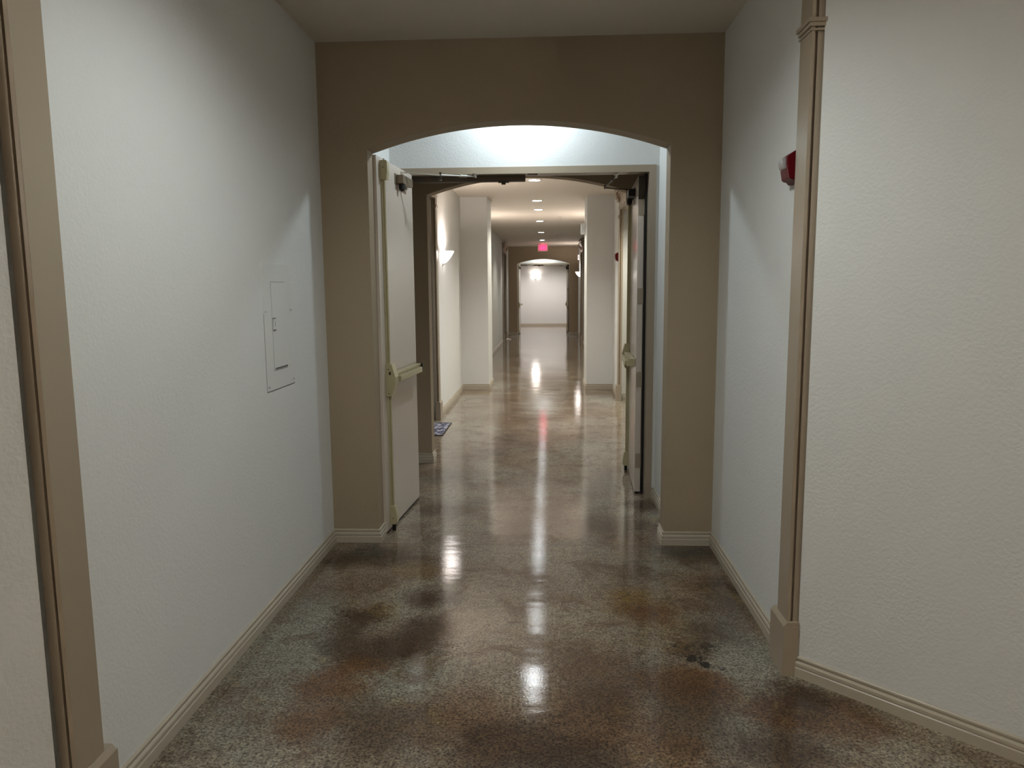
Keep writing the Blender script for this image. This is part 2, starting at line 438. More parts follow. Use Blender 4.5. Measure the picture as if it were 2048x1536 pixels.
# lobby at the far end
wall('wall_end', -4.6, 4.6, YE, YE + W)
wall('wall_left', -4.6, XL, Y2 + T + DY, Y2 + T + DY + 0.02); wall('wall_right', XR, 4.6, Y2 + T + DY, Y2 + T + DY + 0.02)
wall('wall_left', -4.6, -4.46, Y2 + T + DY, YE); wall('wall_right', 4.46, 4.6, Y2 + T + DY, YE)

# ------------------------------------------------------------------ baseboards
PROF = [(0.0, 0.0), (0.016, 0.0), (0.016, 0.039), (0.0125, 0.0425), (0.0125, 0.0455), (0.0145, 0.048), (0.0145, 0.060),
        (0.0100, 0.066), (0.0060, 0.068), (0.0060, 0.072), (0.0098, 0.076), (0.0098, 0.083), (0.006, 0.087), (0.0, 0.0875)]
def sweep(name, path, side, prof=PROF, mat=BASE):
    """side=+1: room lies to the left of the direction of travel"""
    n = len(path); offs = []
    for i in range(n):
        def nrm(a, b):
            d = Vector((b[0]-a[0], b[1]-a[1])).normalized(); return Vector((-d.y, d.x)) * side
        if i == 0: v = nrm(path[0], path[1])
        elif i == n-1: v = nrm(path[-2], path[-1])
        else:
            a = nrm(path[i-1], path[i]); b = nrm(path[i], path[i+1]); v = (a + b); v /= max(v.dot(a), 0.2)
        offs.append(v)
    bm = bmesh.new(); rows = []
    for i, p in enumerate(path):
        rows.append([bm.verts.new((p[0] + offs[i].x*o, p[1] + offs[i].y*o, z)) for (o, z) in prof])
    for i in range(n-1):
        for k in range(len(prof)-1):
            bm.faces.new((rows[i][k], rows[i+1][k], rows[i+1][k+1], rows[i][k+1]))
    bm.faces.new(rows[0]); bm.faces.new(rows[-1][::-1])
    return struct(name, bm, mat)

def far(p, t): return (p[0] + t[0], p[1] + t[1])
FOL, FOR = 2*XC - 0.7866, 0.7866
sweep('baseboard_left', [(LS[0] + LD[0]*2.6, LS[1] + LD[1]*2.6), LS], -1)
sweep('baseboard_right', [(RS[0] + RD[0]*3.2, RS[1] + RD[1]*3.2), RS], 1)
for dy, y0l, y0r in ((0, 2.03, 3.10), (DY, LF[1] + 0.1, RF[1] + 0.1)):
    sweep('baseboard_left', [(XL, y0l), (XL, YA + dy), (AL, YA + dy), (AL, YA + T + dy), (VL, YA + T + dy), (VL, YD + dy + 0.008), (FOL, YD + dy + 0.008)], -1)
    sweep('baseboard_right', [(XR, y0r), (XR, YA + dy), (AR, YA + dy), (AR, YA + T + dy), (VR, YA + T + dy), (VR, YD + dy + 0.008), (FOR, YD + dy + 0.008)], 1)
    xe_l, ye = (XL, LO[0] - 0.2) if dy == 0 else (XL - 2.9, Y2 + T + dy)
    pl = [(FOL, YD + 0.118 + dy), (XL, YD + 0.118 + dy), (XL, Y2 + dy), (AL, Y2 + dy), (AL, Y2 + T + dy)]
    pr_ = [(FOR, YD + 0.118 + dy), (XR, YD + 0.118 + dy), (XR, Y2 + dy), (AR, Y2 + dy), (AR, Y2 + T + dy)]
    if dy == 0:
        pl += [(XL, Y2 + T), (XL, LO[0] - 0.18)]; pr_ += [(XR, Y2 + T), (XR, RO[0] - 0.18)]
    else:
        pl += [(-4.4, Y2 + T + dy + 0.0)]; pr_ += [(4.4, Y2 + T + dy + 0.0)]
    sweep('baseboard_left', pl, -1); sweep('baseboard_right', pr_, 1)
PLI, PRI = -0.9587, 0.6029
sweep('baseboard_left', [(XL, 9.12), (XL, PY[0]), (PLI, PY[0]), (PLI, PY[1]), (XL, PY[1]), (XL, LF[0] - 0.02)], -1)
sweep('baseboard_right', [(XR, 10.69), (XR, PY[0]), (PRI, PY[0]), (PRI, PY[1]), (XR, PY[1]), (XR, RF[0] - 0.02)], 1)
sweep('baseboard_left', [(XL - 1.6, LO[0]), (XL - 1.6, LO[1]), (XL - 0.05, LO[1])], -1)
sweep('baseboard_right', [(XR + 2.4, RO[0]), (XR + 2.4, RO[1]), (XR + 0.05, RO[1])], 1)
sweep('baseboard_end', [(-4.4, YE), (4.4, YE)], -1)

# ------------------------------------------------------------------ pilaster casings
TR = [0]
def pilaster(side, y0, w=0.128, corner=False):
    """side=-1 left wall, +1 right wall; y0 = the face towards the camera (front of the plinth)"""
    TR[0] += 1
    root = empty('trim_%d' % TR[0], ((XL if side < 0 else XR), y0, 0), 0, 'structure')
    s = -side                                # into the corridor
    def X(a, b): return (min(s*a, s*b), max(s*a, s*b))
    y1 = w + 0.018
    bm = bmesh.new(); box(bm, *X(-0.012, 0.050), 0.0, w + 0.055, 0, 0.215, 0.0015)
    prism(bm, [(s*0.050, 0.215), (s*0.036, 0.232), (-s*0.012, 0.232), (-s*0.012, 0.215)], 'y', 0.001, w + 0.05)
    obj('plinth', bm, TRIM, root)
    bm = bmesh.new()
    box(bm, *X(0.020, 0.034), 0.014, 0.034, 0.23, 2.80, 0.002)
    box(bm, *X(0.0, 0.034), 0.030, 0.014 + w, 0.23, 2.80, 0.002)
    box(bm, *X(-0.020, 0.009), 0.019, 0.07, 0.0, 2.80, 0.002)
    obj('shaft', bm, TRIM, root)
    bm = bmesh.new()
    box(bm, *X(-0.035 if corner else -0.012, 0.048), 0.002, w + 0.028, 2.590, 2.606, 0.003)
    box(bm, *X(-0.035 if corner else -0.012, 0.042), 0.006, w + 0.022, 2.575, 2.590, 0.003)
    box(bm, *X(-0.035 if corner else -0.012, 0.039), 0.009, w + 0.019, 2.560, 2.569, 0.002)
    obj('capital_band', bm, TRIM, root)
    bm = bmesh.new()
    for k, (e, z0, z1) in enumerate(((0.012, 2.785, 2.80), (0.030, 2.80, 2.835), (0.048, 2.835, 2.875), (0.060, 2.875, 2.90))):
        box(bm, *X(-0.045 if corner else -0.015, 0.034 + e), 0.014 - e, 0.014 + w + e, z0, z1, 0.004)
    obj('crown', bm, TRIM, root)
    return root
pilaster(+1, 2.946, corner=True); pilaster(-1, 1.868, corner=True)
pilaster(-1, 8.925); pilaster(+1, 10.49)
pilaster(-1, LO[0] - 0.17); pilaster(+1, RO[0] - 0.17)
pilaster(-1, 22.26); pilaster(-1, 23.82); pilaster(+1, 23.10); pilaster(+1, 21.62)
# casing heads over the alcove openings
def head(side, y0, y1):
    TR[0] += 1
    s = -side; x = XL if side < 0 else XR
    def X(a, b): return (min(x + s*a, x + s*b), max(x + s*a, x + s*b))
    root = empty('trim_%d' % TR[0], (0, 0, 0), 0, 'structure')
    bm = bmesh.new(); box(bm, *X(-0.005, 0.030), y0, y1, HZ - 0.02, 2.86, 0.003)
    box(bm, *X(-0.13, -0.01), y0, y1, HZ - 0.02, HZ + 0.0, 0.0)
    box(bm, *X(0.0, 0.040), y0, y1, HZ + 0.005, HZ + 0.03, 0.004); obj('head_board', bm, TRIM, root)
    bm = bmesh.new()
    for e, z0, z1 in ((0.045, 2.845, 2.870), (0.062, 2.870, 2.905), (0.085, 2.905, 2.945), (0.098, 2.945, 2.965)):
        box(bm, *X(-0.005, e), y0 - (e - 0.03), y1 + (e - 0.03), z0, z1, 0.004)
    obj('crown', bm, TRIM, root)
head(-1, LO[0] - 0.16, 9.08); head(+1, RO[0] - 0.16, 10.62)
head(-1, LF[0], 23.97); head(+1, RF[0] - 0.1, 23.24)

# ------------------------------------------------------------------ door frames
def door_frame(dy):
    TR[0] += 1
    root = empty('trim_%d' % TR[0], (0, YD + dy, 0), 0, 'structure')
    il, ir = 2*XC - 0.7366, 0.7366
    bm = bmesh.new(); box(bm, ir, ir + 0.051, 0, 0.126, 0, HEAD + 0.051, 0.0015)
    obj('jamb', bm, TRIM, root)
    bm = bmesh.new(); box(bm, ir - 0.019, ir, 0.090, 0.104, 0.012, HEAD); obj('gap_shade', bm, BLACK, root)  # black strip standing in for the shade in the gap beside the right leaf
    bm = bmesh.new(); box(bm, il - 0.051, il, 0, 0.126, 0, HEAD + 0.051, 0.0015)
    box(bm, il, il + 0.014, 0.07, 0.126, 0, HEAD, 0.001)
    obj('jamb', bm, TRIM, root)
    bm = bmesh.new(); box(bm, il, ir, 0, 0.126, HEAD, HEAD + 0.051, 0.0015)
    obj('head_jamb', bm, TRIM, root)
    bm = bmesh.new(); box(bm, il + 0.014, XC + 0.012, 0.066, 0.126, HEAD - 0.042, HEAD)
    obj('door_stop', bm, STOPBR, root)
    bm = bmesh.new(); box(bm, XC + 0.03, XC + 0.105, 0.01, 0.05, HEAD - 0.006, HEAD - 0.0)
    obj('strike_plate', bm, DARKBR, root)
    bm = bmesh.new(); box(bm, XC - 0.19, XC - 0.11, 0.06, 0.10, HEAD - 0.052, HEAD - 0.042)
    box(bm, XC - 0.165, XC - 0.135, 0.06, 0.09, HEAD - 0.066, HEAD - 0.050)
    obj('strike_bracket', bm, DARKBR, root)
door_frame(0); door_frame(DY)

# ------------------------------------------------------------------ door leaves with exit devices
LL, LT = 0.85, 0.045
DN = [0]
def leaf(face_hinge, face_latch, elbow, shoe, closer_x, closer_mat, zsp=2.40):
    """origin on the floor under the hinge edge of the push face; +x to the latch edge, +y out of the push face"""
    DN[0] += 1
    a = math.atan2(face_latch[1] - face_hinge[1], face_latch[0] - face_hinge[0])
    root = empty('door_%d' % DN[0], (face_hinge[0], face_hinge[1], 0), a, 'structure')
    bm = bmesh.new(); box(bm, 0, LL, -LT, 0, 0.018, 2.440, 0.0015); obj('door_panel', bm, DOORP, root)
    bm = bmesh.new(); box(bm, 0.004, LL - 0.004, -LT + 0.006, -0.004, 0.004, 0.018); obj('door_sweep', bm, BLACK, root)
    # latch cases
    def case(name, z0, z1, up):
        r = bmesh.new()
        zs = [(0, z0), (0.040, z0), (0.047, z0 + 0.05), (0.047, z1 - 0.01), (0.040, z1), (0, z1)] if up else \
             [(0, z0), (0.036, z0), (0.047, z0 + 0.012), (0.047, z1 - 0.065), (0.034, z1), (0, z1)]
        prism(r, zs, 'x', 0.725, 0.778, 0.002)
        o = obj(name, r, BRASS, root)
        s = bmesh.new(); cyl(s, (0.7775, 0.022, (z0+z1)/2 + (0.015 if up else -0.02)), (0.7795, 0.022, (z0+z1)/2 + (0.015 if up else -0.02)), 0.0035, seg=12)
        obj('screw', s, BLACK, o)
        return o
    case('top_latch_case', 2.300, 2.420, True)
    lb = case('bottom_latch_case', 0.048, 0.172, False)
    bm = bmesh.new(); cyl(bm, (0.752, 0.020, 0.003), (0.752, 0.020, 0.05), 0.013, seg=16); obj('bottom_bolt', bm, BLACK, root)
    bm = bmesh.new(); cyl(bm, (0.752, 0.020, 2.42), (0.752, 0.020, 2.432), 0.007, seg=12); obj('top_bolt', bm, STEEL, root)
    for z0, z1 in ((1.12, 2.305), (0.168, 0.925)):
        bm = bmesh.new(); cyl(bm, (0.752, 0.020, z0), (0.752, 0.020, z1), 0.0065, seg=12)
        box(bm, 0.744, 0.760, 0.0, 0.014, z0, z1, 0.001)
        obj('vertical_rod', bm, BRASS, root, smooth=True)
    # exit device
    bm = bmesh.new()
    prism(bm, [(0, 0.915), (0.036, 0.915), (0.046, 0.945), (0.064, 1.000), (0.066, 1.040), (0.046, 1.110), (0.042, 1.128), (0, 1.128)], 'x', 0.705, 0.785, 0.003)
    dev = obj('exit_device', bm, BRASS, root)
    bm = bmesh.new(); box(bm, 0.784, 0.7865, 0.024, 0.036, 1.058, 1.078); obj('key_cylinder', bm, DARKBR, dev)
    for z in (0.935, 1.095):
        bm = bmesh.new(); cyl(bm, (0.784, 0.020, z), (0.787, 0.020, z), 0.0035, seg=12); obj('screw', bm, BLACK, dev)
    bm = bmesh.new(); box(bm, 0.045, 0.71, 0.004, 0.046, 1.012, 1.062, 0.003)
    box(bm, 0.05, 0.71, 0.046, 0.050, 1.052, 1.060); rail = obj('rail', bm, BRASS, dev)
    bm = bmesh.new(); box(bm, 0.12, 0.690, 0.048, 0.078, 1.006, 1.042, 0.003); obj('push_bar', bm, BRASS, dev)
    bm = bmesh.new(); box(bm, 0.028, 0.048, 0.002, 0.062, 1.004, 1.064, 0.003); obj('end_cap', bm, DARKBR if closer_mat is BRONZE else BRASS, dev)
    # hinges on the hinge edge
    for z in (0.21, 0.85, 1.49, 2.15):
        bm = bmesh.new(); box(bm, -0.0035, 0.001, -LT + 0.001, -0.004, z, z + 0.115)
        box(bm, -0.004, 0.0, -LT - 0.016, -LT + 0.002, z, z + 0.115)
        cyl(bm, (-0.001, -LT - 0.008, z - 0.003), (-0.001, -LT - 0.008, z + 0.118), 0.0065, seg=14)
        for q in (0.02, 0.05, 0.08):
            cyl(bm, (-0.0045, -LT + 0.012 + (0.014 if q == 0.05 else 0), z + q + 0.008), (-0.003, -LT + 0.012 + (0.014 if q == 0.05 else 0), z + q + 0.008), 0.003, seg=8)
        obj('hinge', bm, TRIM, root)
    # closer
    cx0, cx1 = closer_x
    bm = bmesh.new(); box(bm, cx0, cx1, 0.004, 0.052, 2.325, 2.382, 0.005)
    box(bm, cx0 - 0.03, cx1 + 0.03, 0.0, 0.005, 2.318, 2.388, 0.002)
    cl = obj('door_closer', bm, closer_mat, root)
    bm = bmesh.new(); box(bm, cx1, cx1 + 0.004, 0.008, 0.050, 2.328, 2.379, 0.001)
    for yy, zz in ((0.016, 2.336), (0.042, 2.336), (0.016, 2.370), (0.042, 2.370), (0.029, 2.353)):
        cyl(bm, (cx1 + 0.004, yy, zz), (cx1 + 0.006, yy, zz), 0.0035, seg=8)
    obj('end_plate', bm, BRONZE if closer_mat is BRONZE else DARKBR, cl)
    sx = cx1 - 0.045
    bm = bmesh.new(); cyl(bm, (sx, 0.030, 2.285), (sx, 0.030, 2.328), 0.021, seg=20, bevel=0.004)
    cyl(bm, (sx, 0.030, 2.277), (sx, 0.030, 2.287), 0.012, seg=6); obj('spindle_cap', bm, BLACK, cl, smooth=True)
    ex, ey = elbow; hx, hy = shoe
    armm = STEEL if closer_mat is BRONZE else DARKBR
    bm = bmesh.new(); cyl(bm, (sx, 0.030, 2.380), (sx, 0.030, zsp + 0.006), 0.011, seg=14)
    d = Vector((ex - sx, ey - 0.03, 0)).normalized(); nn = Vector((-d.y, d.x, 0)) * 0.007
    A = Vector((sx, 0.03, zsp)); B = Vector((ex, ey, zsp))
    pts = [(A.x + nn.x, A.y + nn.y), (B.x + nn.x, B.y + nn.y), (B.x - nn.x, B.y - nn.y), (A.x - nn.x, A.y - nn.y)]
    prism(bm, pts, 'z', zsp - 0.002, zsp + 0.005); obj('main_arm', bm, armm, cl)
    bm = bmesh.new(); cyl(bm, (ex, ey, zsp - (0.025 if closer_mat is BRONZE else 0.006)), (ex, ey, zsp + 0.022), 0.0075, seg=14)
    if closer_mat is BRONZE: cyl(bm, (ex, ey, zsp - 0.034), (ex, ey, zsp - 0.022), 0.012, seg=14)
    obj('elbow_joint', bm, DARKBR, cl, smooth=True)
    bm = bmesh.new(); cyl(bm, (ex, ey, zsp + 0.002), (hx, hy, HEAD - 0.018), 0.0055, seg=12)
    p = Vector((ex, ey, zsp + 0.002)); q = Vector((hx, hy, HEAD - 0.018))
    cyl(bm, p.lerp(q, 0.55), p.lerp(q, 0.75), 0.009, seg=12); obj('forearm', bm, armm, cl, smooth=True)
    bm = bmesh.new(); box(bm, hx - 0.05, hx + 0.05, hy - 0.014, hy + 0.014, HEAD - 0.006, HEAD - 0.0005, 0.001)
    cyl(bm, (hx, hy, HEAD - 0.026), (hx, hy, HEAD - 0.004), 0.010, seg=14); obj('arm_shoe', bm, armm if closer_mat is BRONZE else STEEL, cl, smooth=True)
    return root
d1 = leaf((-1.000, 5.515), (-1.068, 4.668), (0.20, 0.26), (-0.075, 0.46), (0.17, 0.42), BRONZE, 2.402)
d2 = leaf((0.671, 5.690), (0.706, 6.539), (0.36, 0.235), (-0.035, 0.165), (0.30, 0.56), BLACK, 2.398)
# a dark mounting plate on the hinge edge of the right leaf, high up
bm = bmesh.new(); box(bm, -0.003, 0.0, -LT + 0.001, -0.002, 2.265, 2.438); obj('edge_plate', bm, DARKBR, d2)
for src in (d1, d2):
    DN[0] += 1
    r = src.copy(); r.name = 'door_%d' % DN[0]; COL.objects.link(r)
    r.location = (src.location.x, src.location.y + DY, 0)
    for ch in list(src.children):
        c = ch.copy(); COL.objects.link(c); c.parent = r
        for g in list(ch.children):
            d = g.copy(); COL.objects.link(d); d.parent = c

# ------------------------------------------------------------------ lamps
def lamp_light(kind, name, loc, energy, col, parent=None, radius=0.06, spot=None, blend=0.6, rot=(0, 0, 0)):
    l = bpy.data.lights.new(name, kind); l.energy = energy; l.color = col
    if kind != 'AREA': l.shadow_soft_size = radius
    if kind == 'SPOT': l.spot_size = math.radians(spot); l.spot_blend = blend
    o = bpy.data.objects.new(name, l); COL.objects.link(o); o.location = loc; o.rotation_euler = rot
    if parent: o.parent = parent
    return o
COOL = (0.88, 0.96, 1.0); NEUT = (0.90, 0.99, 0.985); WARM = (1.0, 0.88, 0.80)
def downlight(x, y, label, energy, col=COOL, spot=140, blend=0.5, group='recessed ceiling lights along the corridor', src=[None]):
    if src[0] is None:
        t = thing('ceiling_light', label, 'ceiling light', (x, y, C if y < YD else CF), 0, group)
        bm = bmesh.new(); lathe(bm, [(0.098, 0.0), (0.098, -0.003), (0.090, -0.007), (0.078, -0.006), (0.076, -0.001)], 40)
        obj('trim_ring', bm, RINGM, t, smooth=True)
        bm = bmesh.new(); lathe(bm, [(0.0005, -0.004), (0.05, -0.004), (0.0765, -0.001)], 40)
        obj('lens', bm, LENS, t, smooth=True)
        src[0] = t
    else:
        t = dup(src[0], (x, y, C if y < YD else CF), None, label, group)
        for ch in list(t.children):
            if ch.type == 'LIGHT': bpy.data.objects.remove(ch)
    lamp_light('SPOT', 'light_source', (0, 0, -0.015), energy, col, t, 0.07, spot, blend)
    return t
PX = XC
CORR = (1.0, 0.96, 0.85)
LIGHTS = [
 (PX, 2.45, 'recessed round ceiling light overhead, above the splayed walls in the foreground', 44, NEUT, 158, 0.7, 'recessed ceiling lights out of view nearby'),
 (PX, -2.6, 'recessed round ceiling light behind the viewpoint in the near lobby', 8, NEUT, 160, 0.5, 'recessed ceiling lights out of view nearby'),
 (PX, 5.25, 'recessed cool white light between the near arch and the nearest double door frame', 22, (0.74,0.89,1.0), 165, 0.3, 'recessed ceiling lights out of view nearby'),
 (PX, 8.21, 'recessed ceiling light just past the second arch, hidden by the door head', 70, (0.93, 0.97, 1.0), 128, 0.8, None),
 (PX, 10.03, 'nearest visible recessed ceiling light, half hidden by the top of the second arch', 70, (0.98, 0.97, 0.93), 128, 0.8, None),
 (PX, 12.34, 'recessed ceiling light level with the two projecting wall piers', 62, CORR, 130, 0.6, None),
 (PX, 13.74, 'recessed ceiling light just beyond the two projecting wall piers', 40, CORR, 130, 0.6, None),
 (PX, 16.07, 'recessed ceiling light third in line beyond the near arches, mid corridor', 44, CORR, 130, 0.6, None),
 (PX, 19.27, 'recessed ceiling light, the second one short of the exit sign', 44, CORR, 130, 0.6, None),
 (PX, 22.36, 'farthest recessed ceiling light, directly above the red exit sign in view', 44, CORR, 130, 0.6, None),
 (PX, 5.30 + DY, 'recessed light between the farthest arch and its double door frame', 28, COOL, 165, 0.3, 'recessed ceiling lights out of view nearby'),
 (PX, 30.0, 'recessed ceiling light in the bright lobby beyond the farthest doors', 215, (1.0, 0.93, 0.905), 160, 0.6, 'recessed ceiling lights out of view nearby'),
 (1.9, 9.55, 'recessed ceiling light inside the right hand alcove', 110, (1.0, 0.985, 0.86), 140, 0.5, 'recessed ceiling lights out of view nearby'),
]
for (x, y, lab, e, c, sp, bl, gr) in LIGHTS:
    downlight(x, y, lab, e, c, sp, bl, gr or 'recessed ceiling lights in line down the corridor')

def sconce_src():
    t = thing('wall_sconce', '', 'wall light', (0, 0, 0), 0, 'frosted bowl wall sconces')
    # quarter-dish bowl: wall plane is y=0, bowl bulges to +y
    prof = [(0.030, -0.155), (0.060, -0.140), (0.100, -0.105), (0.140, -0.060), (0.168, -0.018), (0.178, 0.0), (0.172, 0.0), (0.160, -0.020), (0.132, -0.060), (0.092, -0.100), (0.050, -0.130), (0.0, -0.140)]
    bm = bmesh.new(); lathe(bm, prof, 28, 0.0, PI)
    for v in bm.verts: v.co.y *= 0.86
    obj('bowl', bm, GLASS_B, t, smooth=True)
    bm = bmesh.new(); box(bm, -0.045, 0.045, 0.0, 0.012, -0.185, -0.03, 0.004)
    prism(bm, [(0.0, -0.185), (0.045, -0.150), (0.045, -0.142), (0.0, -0.142)], 'x', -0.02, 0.02)
    obj('bracket', bm, STEEL, t)
    return t
SC = None
def sconce(x, y, z, rz, label, eup, col=WARM, group='frosted bowl wall sconces'):
    global SC
    if SC is None:
        SC = sconce_src(); t = SC; t.location = (x, y, z); t.rotation_euler = (0, 0, rz); t['label'] = label
    else:
        t = dup(SC, (x, y, z), rz, label, group)
        for ch in list(t.children):
            if ch.type == 'LIGHT': bpy.data.objects.remove(ch)
    lamp_light('SPOT', 'bulb', (0, 0.075, -0.01), eup, col, t, 0.035, 165, 0.35, (PI, 0, 0))
sconce(XL, 9.68, 2.095, -PI/2, 'glowing white bowl sconce on left wall just past the near left pilaster', 19)
sconce(XR, 24.15, 2.12, PI/2, 'small distant glowing sconce on right wall beside the farthest arch', 11)
sconce(-0.555, YE, 2.16, PI, 'glowing sconce on the end wall, framed by the farthest doorway', 3)
sconce(XL, 14.6, 2.10, -PI/2, 'bowl sconce on left wall hidden behind the projecting left pier', 16)
sconce(le[0], -1.1, 2.10, -PI/2, 'unseen bowl sconce added on the lobby wall behind the viewpoint, left side', 90, (1.0, 0.97, 0.93))  # added out of view to brighten the near ceiling
sconce(re[0], -0.9, 2.10, PI/2, 'unseen bowl sconce added on the lobby wall behind the viewpoint, right side', 90, (1.0, 0.97, 0.93))  # its counterpart on the right, also added for the near ceiling
sconce(XR, 14.6, 2.10, PI/2, 'bowl sconce on right wall hidden behind the projecting right pier', 16)

# ------------------------------------------------------------------ exit sign
t = thing('exit_sign', 'lit red EXIT sign hanging from the ceiling before the farthest arch', 'exit sign', (PX + 0.004, 24.2, CF))
bm = bmesh.new(); box(bm, -0.165, 0.165, -0.025, 0.025, -0.238, -0.018, 0.006); obj('housing', bm, EXITH, t)
bm = bmesh.new(); box(bm, -0.07, 0.07, -0.035, 0.035, -0.02, 0.0, 0.004); obj('canopy', bm, EXITH, t)
bm = bmesh.new(); box(bm, -0.130, 0.130, -0.0275, -0.0255, -0.215, -0.040); obj('face_panel', bm, EXITF, t)
bm = bmesh.new()
y0, y1 = -0.031, -0.0275; zt, zb = -0.052, -0.203; h = zt - zb; st = 0.017
def rect(x0, x1, z0, z1): box(bm, x0, x1, y0, y1, z0, z1)
x = -0.106   # E
rect(x, x + st, zb, zt); rect(x + st, x + 0.05, zt - st, zt); rect(x + st, x + 0.05, zb, zb + st); rect(x + st, x + 0.045, (zt+zb)/2 - st/2, (zt+zb)/2 + st/2)
x = -0.046   # X
for a, b in (((x, zb), (x + 0.06, zt)), ((x, zt), (x + 0.06, zb))):
    sgn = 1
    prism(bm, [(a[0], a[1]), (a[0] + st*1.15, a[1]), (b[0], b[1]), (b[0] - st*1.15, b[1])] if True else [], 'y', y0, y1)
x = 0.025; rect(x, x + st, zb, zt)   # I
x = 0.053; rect(x, x + 0.056, zt - st, zt); rect(x + 0.028 - st/2, x + 0.028 + st/2, zb, zt - st)   # T
obj('letters', bm, EXITR, t)
lamp_light('POINT', 'sign_glow', (0, -0.10, -0.13), 0.35, (1.0, 0.1, 0.2), t, 0.06)

# ------------------------------------------------------------------ fire alarm strobes (right wall); local: wall plane x=0, body to -x
def alarm(label, y, z):
    t = thing('fire_alarm', label, 'fire alarm', (XR, y, z), 0, 'red horn strobes on the right wall')
    bm = bmesh.new()
    prism(bm, [(0.004, 0.070), (-0.020, 0.068), (-0.054, 0.042), (-0.054, 0.010), (-0.044, -0.056), (-0.038, -0.062), (-0.022, -0.066), (-0.018, -0.078), (0.004, -0.078)], 'y', -0.058, 0.058, 0.003)
    obj('housing', bm, RED, t)
    bm = bmesh.new(); prism(bm, [(-0.045, 0.046), (-0.066, 0.036), (-0.066, 0.000), (-0.060, -0.012), (-0.045, -0.012)], 'y', -0.036, 0.036, 0.004)
    obj('strobe_lens', bm, CLEAR, t)
    bm = bmesh.new(); lathe(bm, [(0.0, 0), (0.010, 0.001), (0.013, 0.006), (0.014, 0.012)], 16)
    bmesh.ops.rotate(bm, cent=(0, 0, 0), matrix=Matrix.Rotation(PI/2, 3, 'Y'), verts=bm.verts); bmesh.ops.translate(bm, vec=(-0.0545, 0, 0.018), verts=bm.verts)
    obj('reflector', bm, STEEL, t, smooth=True)
    bm = bmesh.new()
    for k in range(4): box(bm, -0.0505 + 0.0016*k, -0.044 + 0.0016*k, -0.03, 0.03, -0.024 - 0.009*k, -0.021 - 0.009*k)
    obj('horn_grille', bm, RED, t)
    t.scale = (1.0, 0.9, 0.88)
    return t
alarm('red fire alarm strobe on near right wall, partly hidden by the pilaster', 3.175, 2.098)
alarm('small red fire alarm strobe farther down the right wall, past the open door', 10.92, 2.055)

# ------------------------------------------------------------------ electrical panel on the near left wall
t = thing('electrical_panel', 'flush electrical panel cover painted like the near left wall', 'electrical panel', (XL, 3.725, 1.40))
PANEL = paint('panel_paint', (0.64, 0.64, 0.605), 0.5, spec=0.35, mottling=0.01)
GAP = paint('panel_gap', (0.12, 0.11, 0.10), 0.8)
bm = bmesh.new(); box(bm, -0.004, 0.0025, -0.200, 0.195, -0.285, 0.345, 0.0010); obj('cover_plate', bm, PANEL, t)
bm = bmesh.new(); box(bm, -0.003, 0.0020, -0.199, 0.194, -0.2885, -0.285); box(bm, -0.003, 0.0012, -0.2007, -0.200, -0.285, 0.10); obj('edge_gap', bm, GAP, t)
bm = bmesh.new(); box(bm, 0.0020, 0.0028, -0.0985, 0.0978, -0.192, 0.254); obj('door_gap', bm, GAP, t)
bm = bmesh.new(); box(bm, 0.002, 0.0042, -0.0970, 0.0970, -0.190, 0.252, 0.001); dd = obj('panel_door', bm, PANEL, t)
bm = bmesh.new(); box(bm, 0.006, 0.0075, -0.095, -0.057, 0.020, 0.066, 0.0005)
box(bm, 0.006, 0.0100, -0.095, -0.057, 0.066, 0.070); box(bm, 0.006, 0.0100, -0.095, -0.057, 0.016, 0.020)
obj('latch', bm, PANEL, dd)
bm = bmesh.new(); box(bm, 0.0040, 0.0079, -0.094, -0.058, 0.0705, 0.0745); box(bm, 0.0040, 0.0079, -0.094, -0.058, 0.0115, 0.0155); box(bm, 0.0070, 0.0079, -0.074, -0.070, 0.030, 0.056); obj('latch_recess', bm, GAP, dd)
bm = bmesh.new(); box(bm, 0.006, 0.0075, -0.088, 0.085, -0.183, -0.177); obj('lower_slot', bm, GAP, dd)
for (yy, zz) in ((-0.178, 0.108), (0.172, 0.108), (-0.178, -0.262), (0.172, -0.262)):
    bm = bmesh.new(); cyl(bm, (0.0035, yy, zz), (0.007, yy, zz), 0.0045, seg=14, bevel=0.001); obj('screw', bm, STEEL, t)

# ------------------------------------------------------------------ doormat
t = thing('doormat', 'grey and navy patterned doormat on the floor by the left pilaster', 'doormat', (-1.172 - 0.28, 8.35, 0.0))
bm = bmesh.new(); box(bm, -0.28, 0.28, -0.38, 0.38, 0.0, 0.007, 0.002); obj('pile', bm, MATM, t)
bm = bmesh.new()
for a in ((-0.283, 0.283, -0.383, -0.368), (-0.283, 0.283, 0.368, 0.383), (-0.283, -0.270, -0.368, 0.368), (0.270, 0.283, -0.368, 0.368)):
    box(bm, *a, 0.0, 0.009, 0.001)
obj('border', bm, BLACK, t)

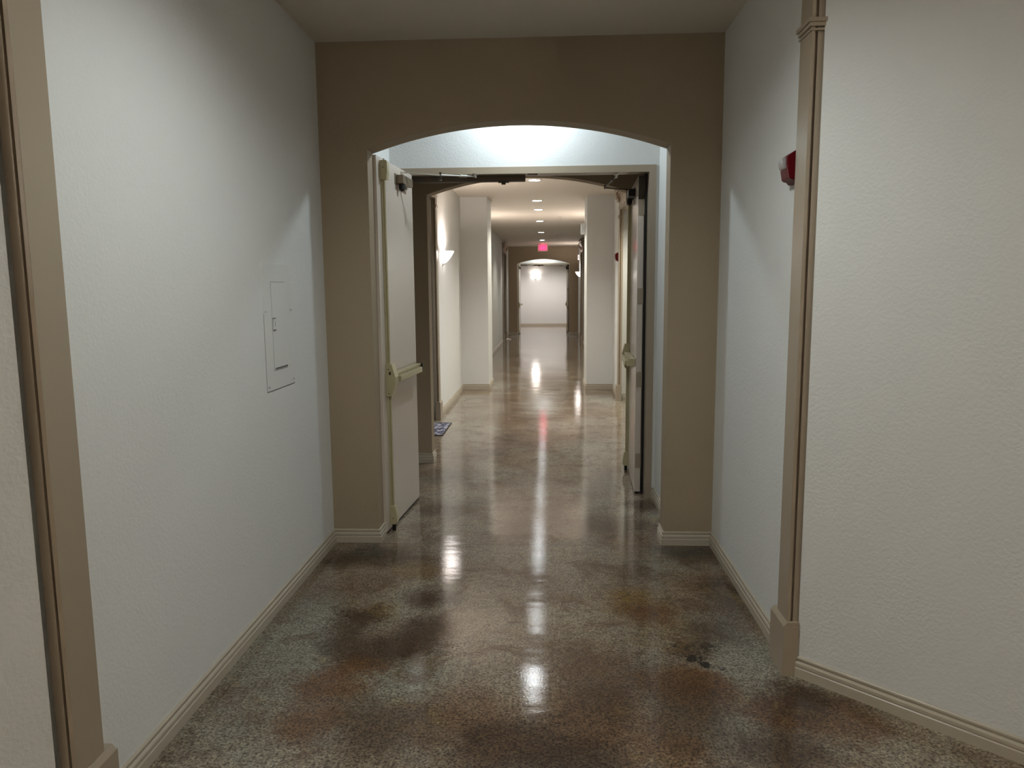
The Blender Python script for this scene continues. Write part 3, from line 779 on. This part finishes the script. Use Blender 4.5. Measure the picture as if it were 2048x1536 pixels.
# ------------------------------------------------------------------ small fittings
t = thing('motion_sensor', 'white boxy sensor high on the inner side of the right pier', 'sensor', (PRI, 12.25, 2.555))
bm = bmesh.new(); box(bm, -0.075, -0.008, -0.045, 0.045, -0.080, 0.085, 0.010); obj('housing', bm, WHITEP, t)
bm = bmesh.new(); box(bm, -0.010, 0.0, -0.052, 0.052, -0.095, 0.095, 0.002); obj('back_plate', bm, RINGM, t)
bm = bmesh.new(); prism(bm, [(-0.076, -0.02), (-0.083, -0.03), (-0.080, -0.065), (-0.070, -0.075), (-0.070, -0.02)], 'y', -0.03, 0.03, 0.002); obj('sensor_window', bm, RINGM, t)
t = thing('wall_speaker', 'tiny white box high on the far right wall, near the farthest arch', 'wall box', (XR, 24.75, 2.605))
bm = bmesh.new(); box(bm, -0.055, 0.0, -0.06, 0.06, -0.085, 0.085, 0.006); obj('housing', bm, WHITEP, t)
bm = bmesh.new(); box(bm, -0.02, -0.008, -0.0625, -0.059, -0.04, 0.04); box(bm, -0.036, -0.028, -0.0625, -0.059, -0.05, 0.05); obj('grille', bm, GAP, t)
bm = bmesh.new()
pts = [(-0.075, -0.14), (0.05, -0.17), (0.080, 0.02), (0.065, 0.16), (-0.06, 0.15)]
prism(bm, pts, 'z', 0.0, 0.012, 0.003)
for v in bm.verts:
    if v.co.z > 0.006: v.co.z += 0.022 * abs(math.sin(v.co.y * 17 + v.co.x * 9))
o = obj('paper_scrap', bm, PAPER, loc=(-1.262, 23.32, 0.0)); tag(o, 'small pale crumpled scrap on the floor between the far left pilasters', 'scrap')
spk = None
for (x, y, lab) in ((0.235, 15.1, 'small sprinkler head on ceiling, the nearer of the two past the piers'),
                    (0.22, 20.2, 'small sprinkler head on ceiling, the farther of the two past the piers')):
    if spk is None:
        t = thing('sprinkler', lab, 'sprinkler', (x, y, CF), 0, 'ceiling sprinklers'); spk = t
        bm = bmesh.new(); lathe(bm, [(0.036, 0.004), (0.034, -0.006), (0.012, -0.010), (0.0, -0.010)], 20); obj('escutcheon', bm, RINGM, t, smooth=True)
        bm = bmesh.new(); cyl(bm, (0, 0, -0.045), (0, 0, -0.008), 0.006, seg=10); cyl(bm, (0, 0, -0.050), (0, 0, -0.046), 0.014, seg=14); obj('nozzle', bm, STEEL, t)
    else: dup(spk, (x, y, CF), None, lab)

# ------------------------------------------------------------------ camera
cam = bpy.data.cameras.new('camera'); co = bpy.data.objects.new('camera', cam); COL.objects.link(co)
f, pitch, yaw, roll = 1475.05, 0.1291, 0.0500, -0.0079
cam.sensor_fit = 'HORIZONTAL'; cam.sensor_width = 36.0; cam.lens = f / 2048 * 36.0
cam.clip_start = 0.05; cam.clip_end = 100
co.location = (0, 0, CAMH)
fw = Vector((-math.sin(yaw)*math.cos(pitch), math.cos(yaw)*math.cos(pitch), -math.sin(pitch)))
rt = Vector((math.cos(yaw), math.sin(yaw), 0)); up = rt.cross(fw)
# image rotated by roll (x right, y down): camera axes
cr, sr = math.cos(roll), math.sin(roll)
r2 = rt*cr + up*sr; u2 = -rt*sr + up*cr
M = Matrix((r2, u2, -fw)).transposed()
co.rotation_euler = M.to_euler()
scene.camera = co

# ------------------------------------------------------------------ world and view
w = bpy.data.worlds.new('world'); scene.world = w; w.use_nodes = True
w.node_tree.nodes['Background'].inputs['Color'].default_value = (0.02, 0.02, 0.02, 1)
w.node_tree.nodes['Background'].inputs['Strength'].default_value = 0.2
vs = scene.view_settings
vs.view_transform = 'Standard'; vs.look = 'None'; vs.gamma = 1.0; vs.exposure = 1.3; vs.use_curve_mapping = False
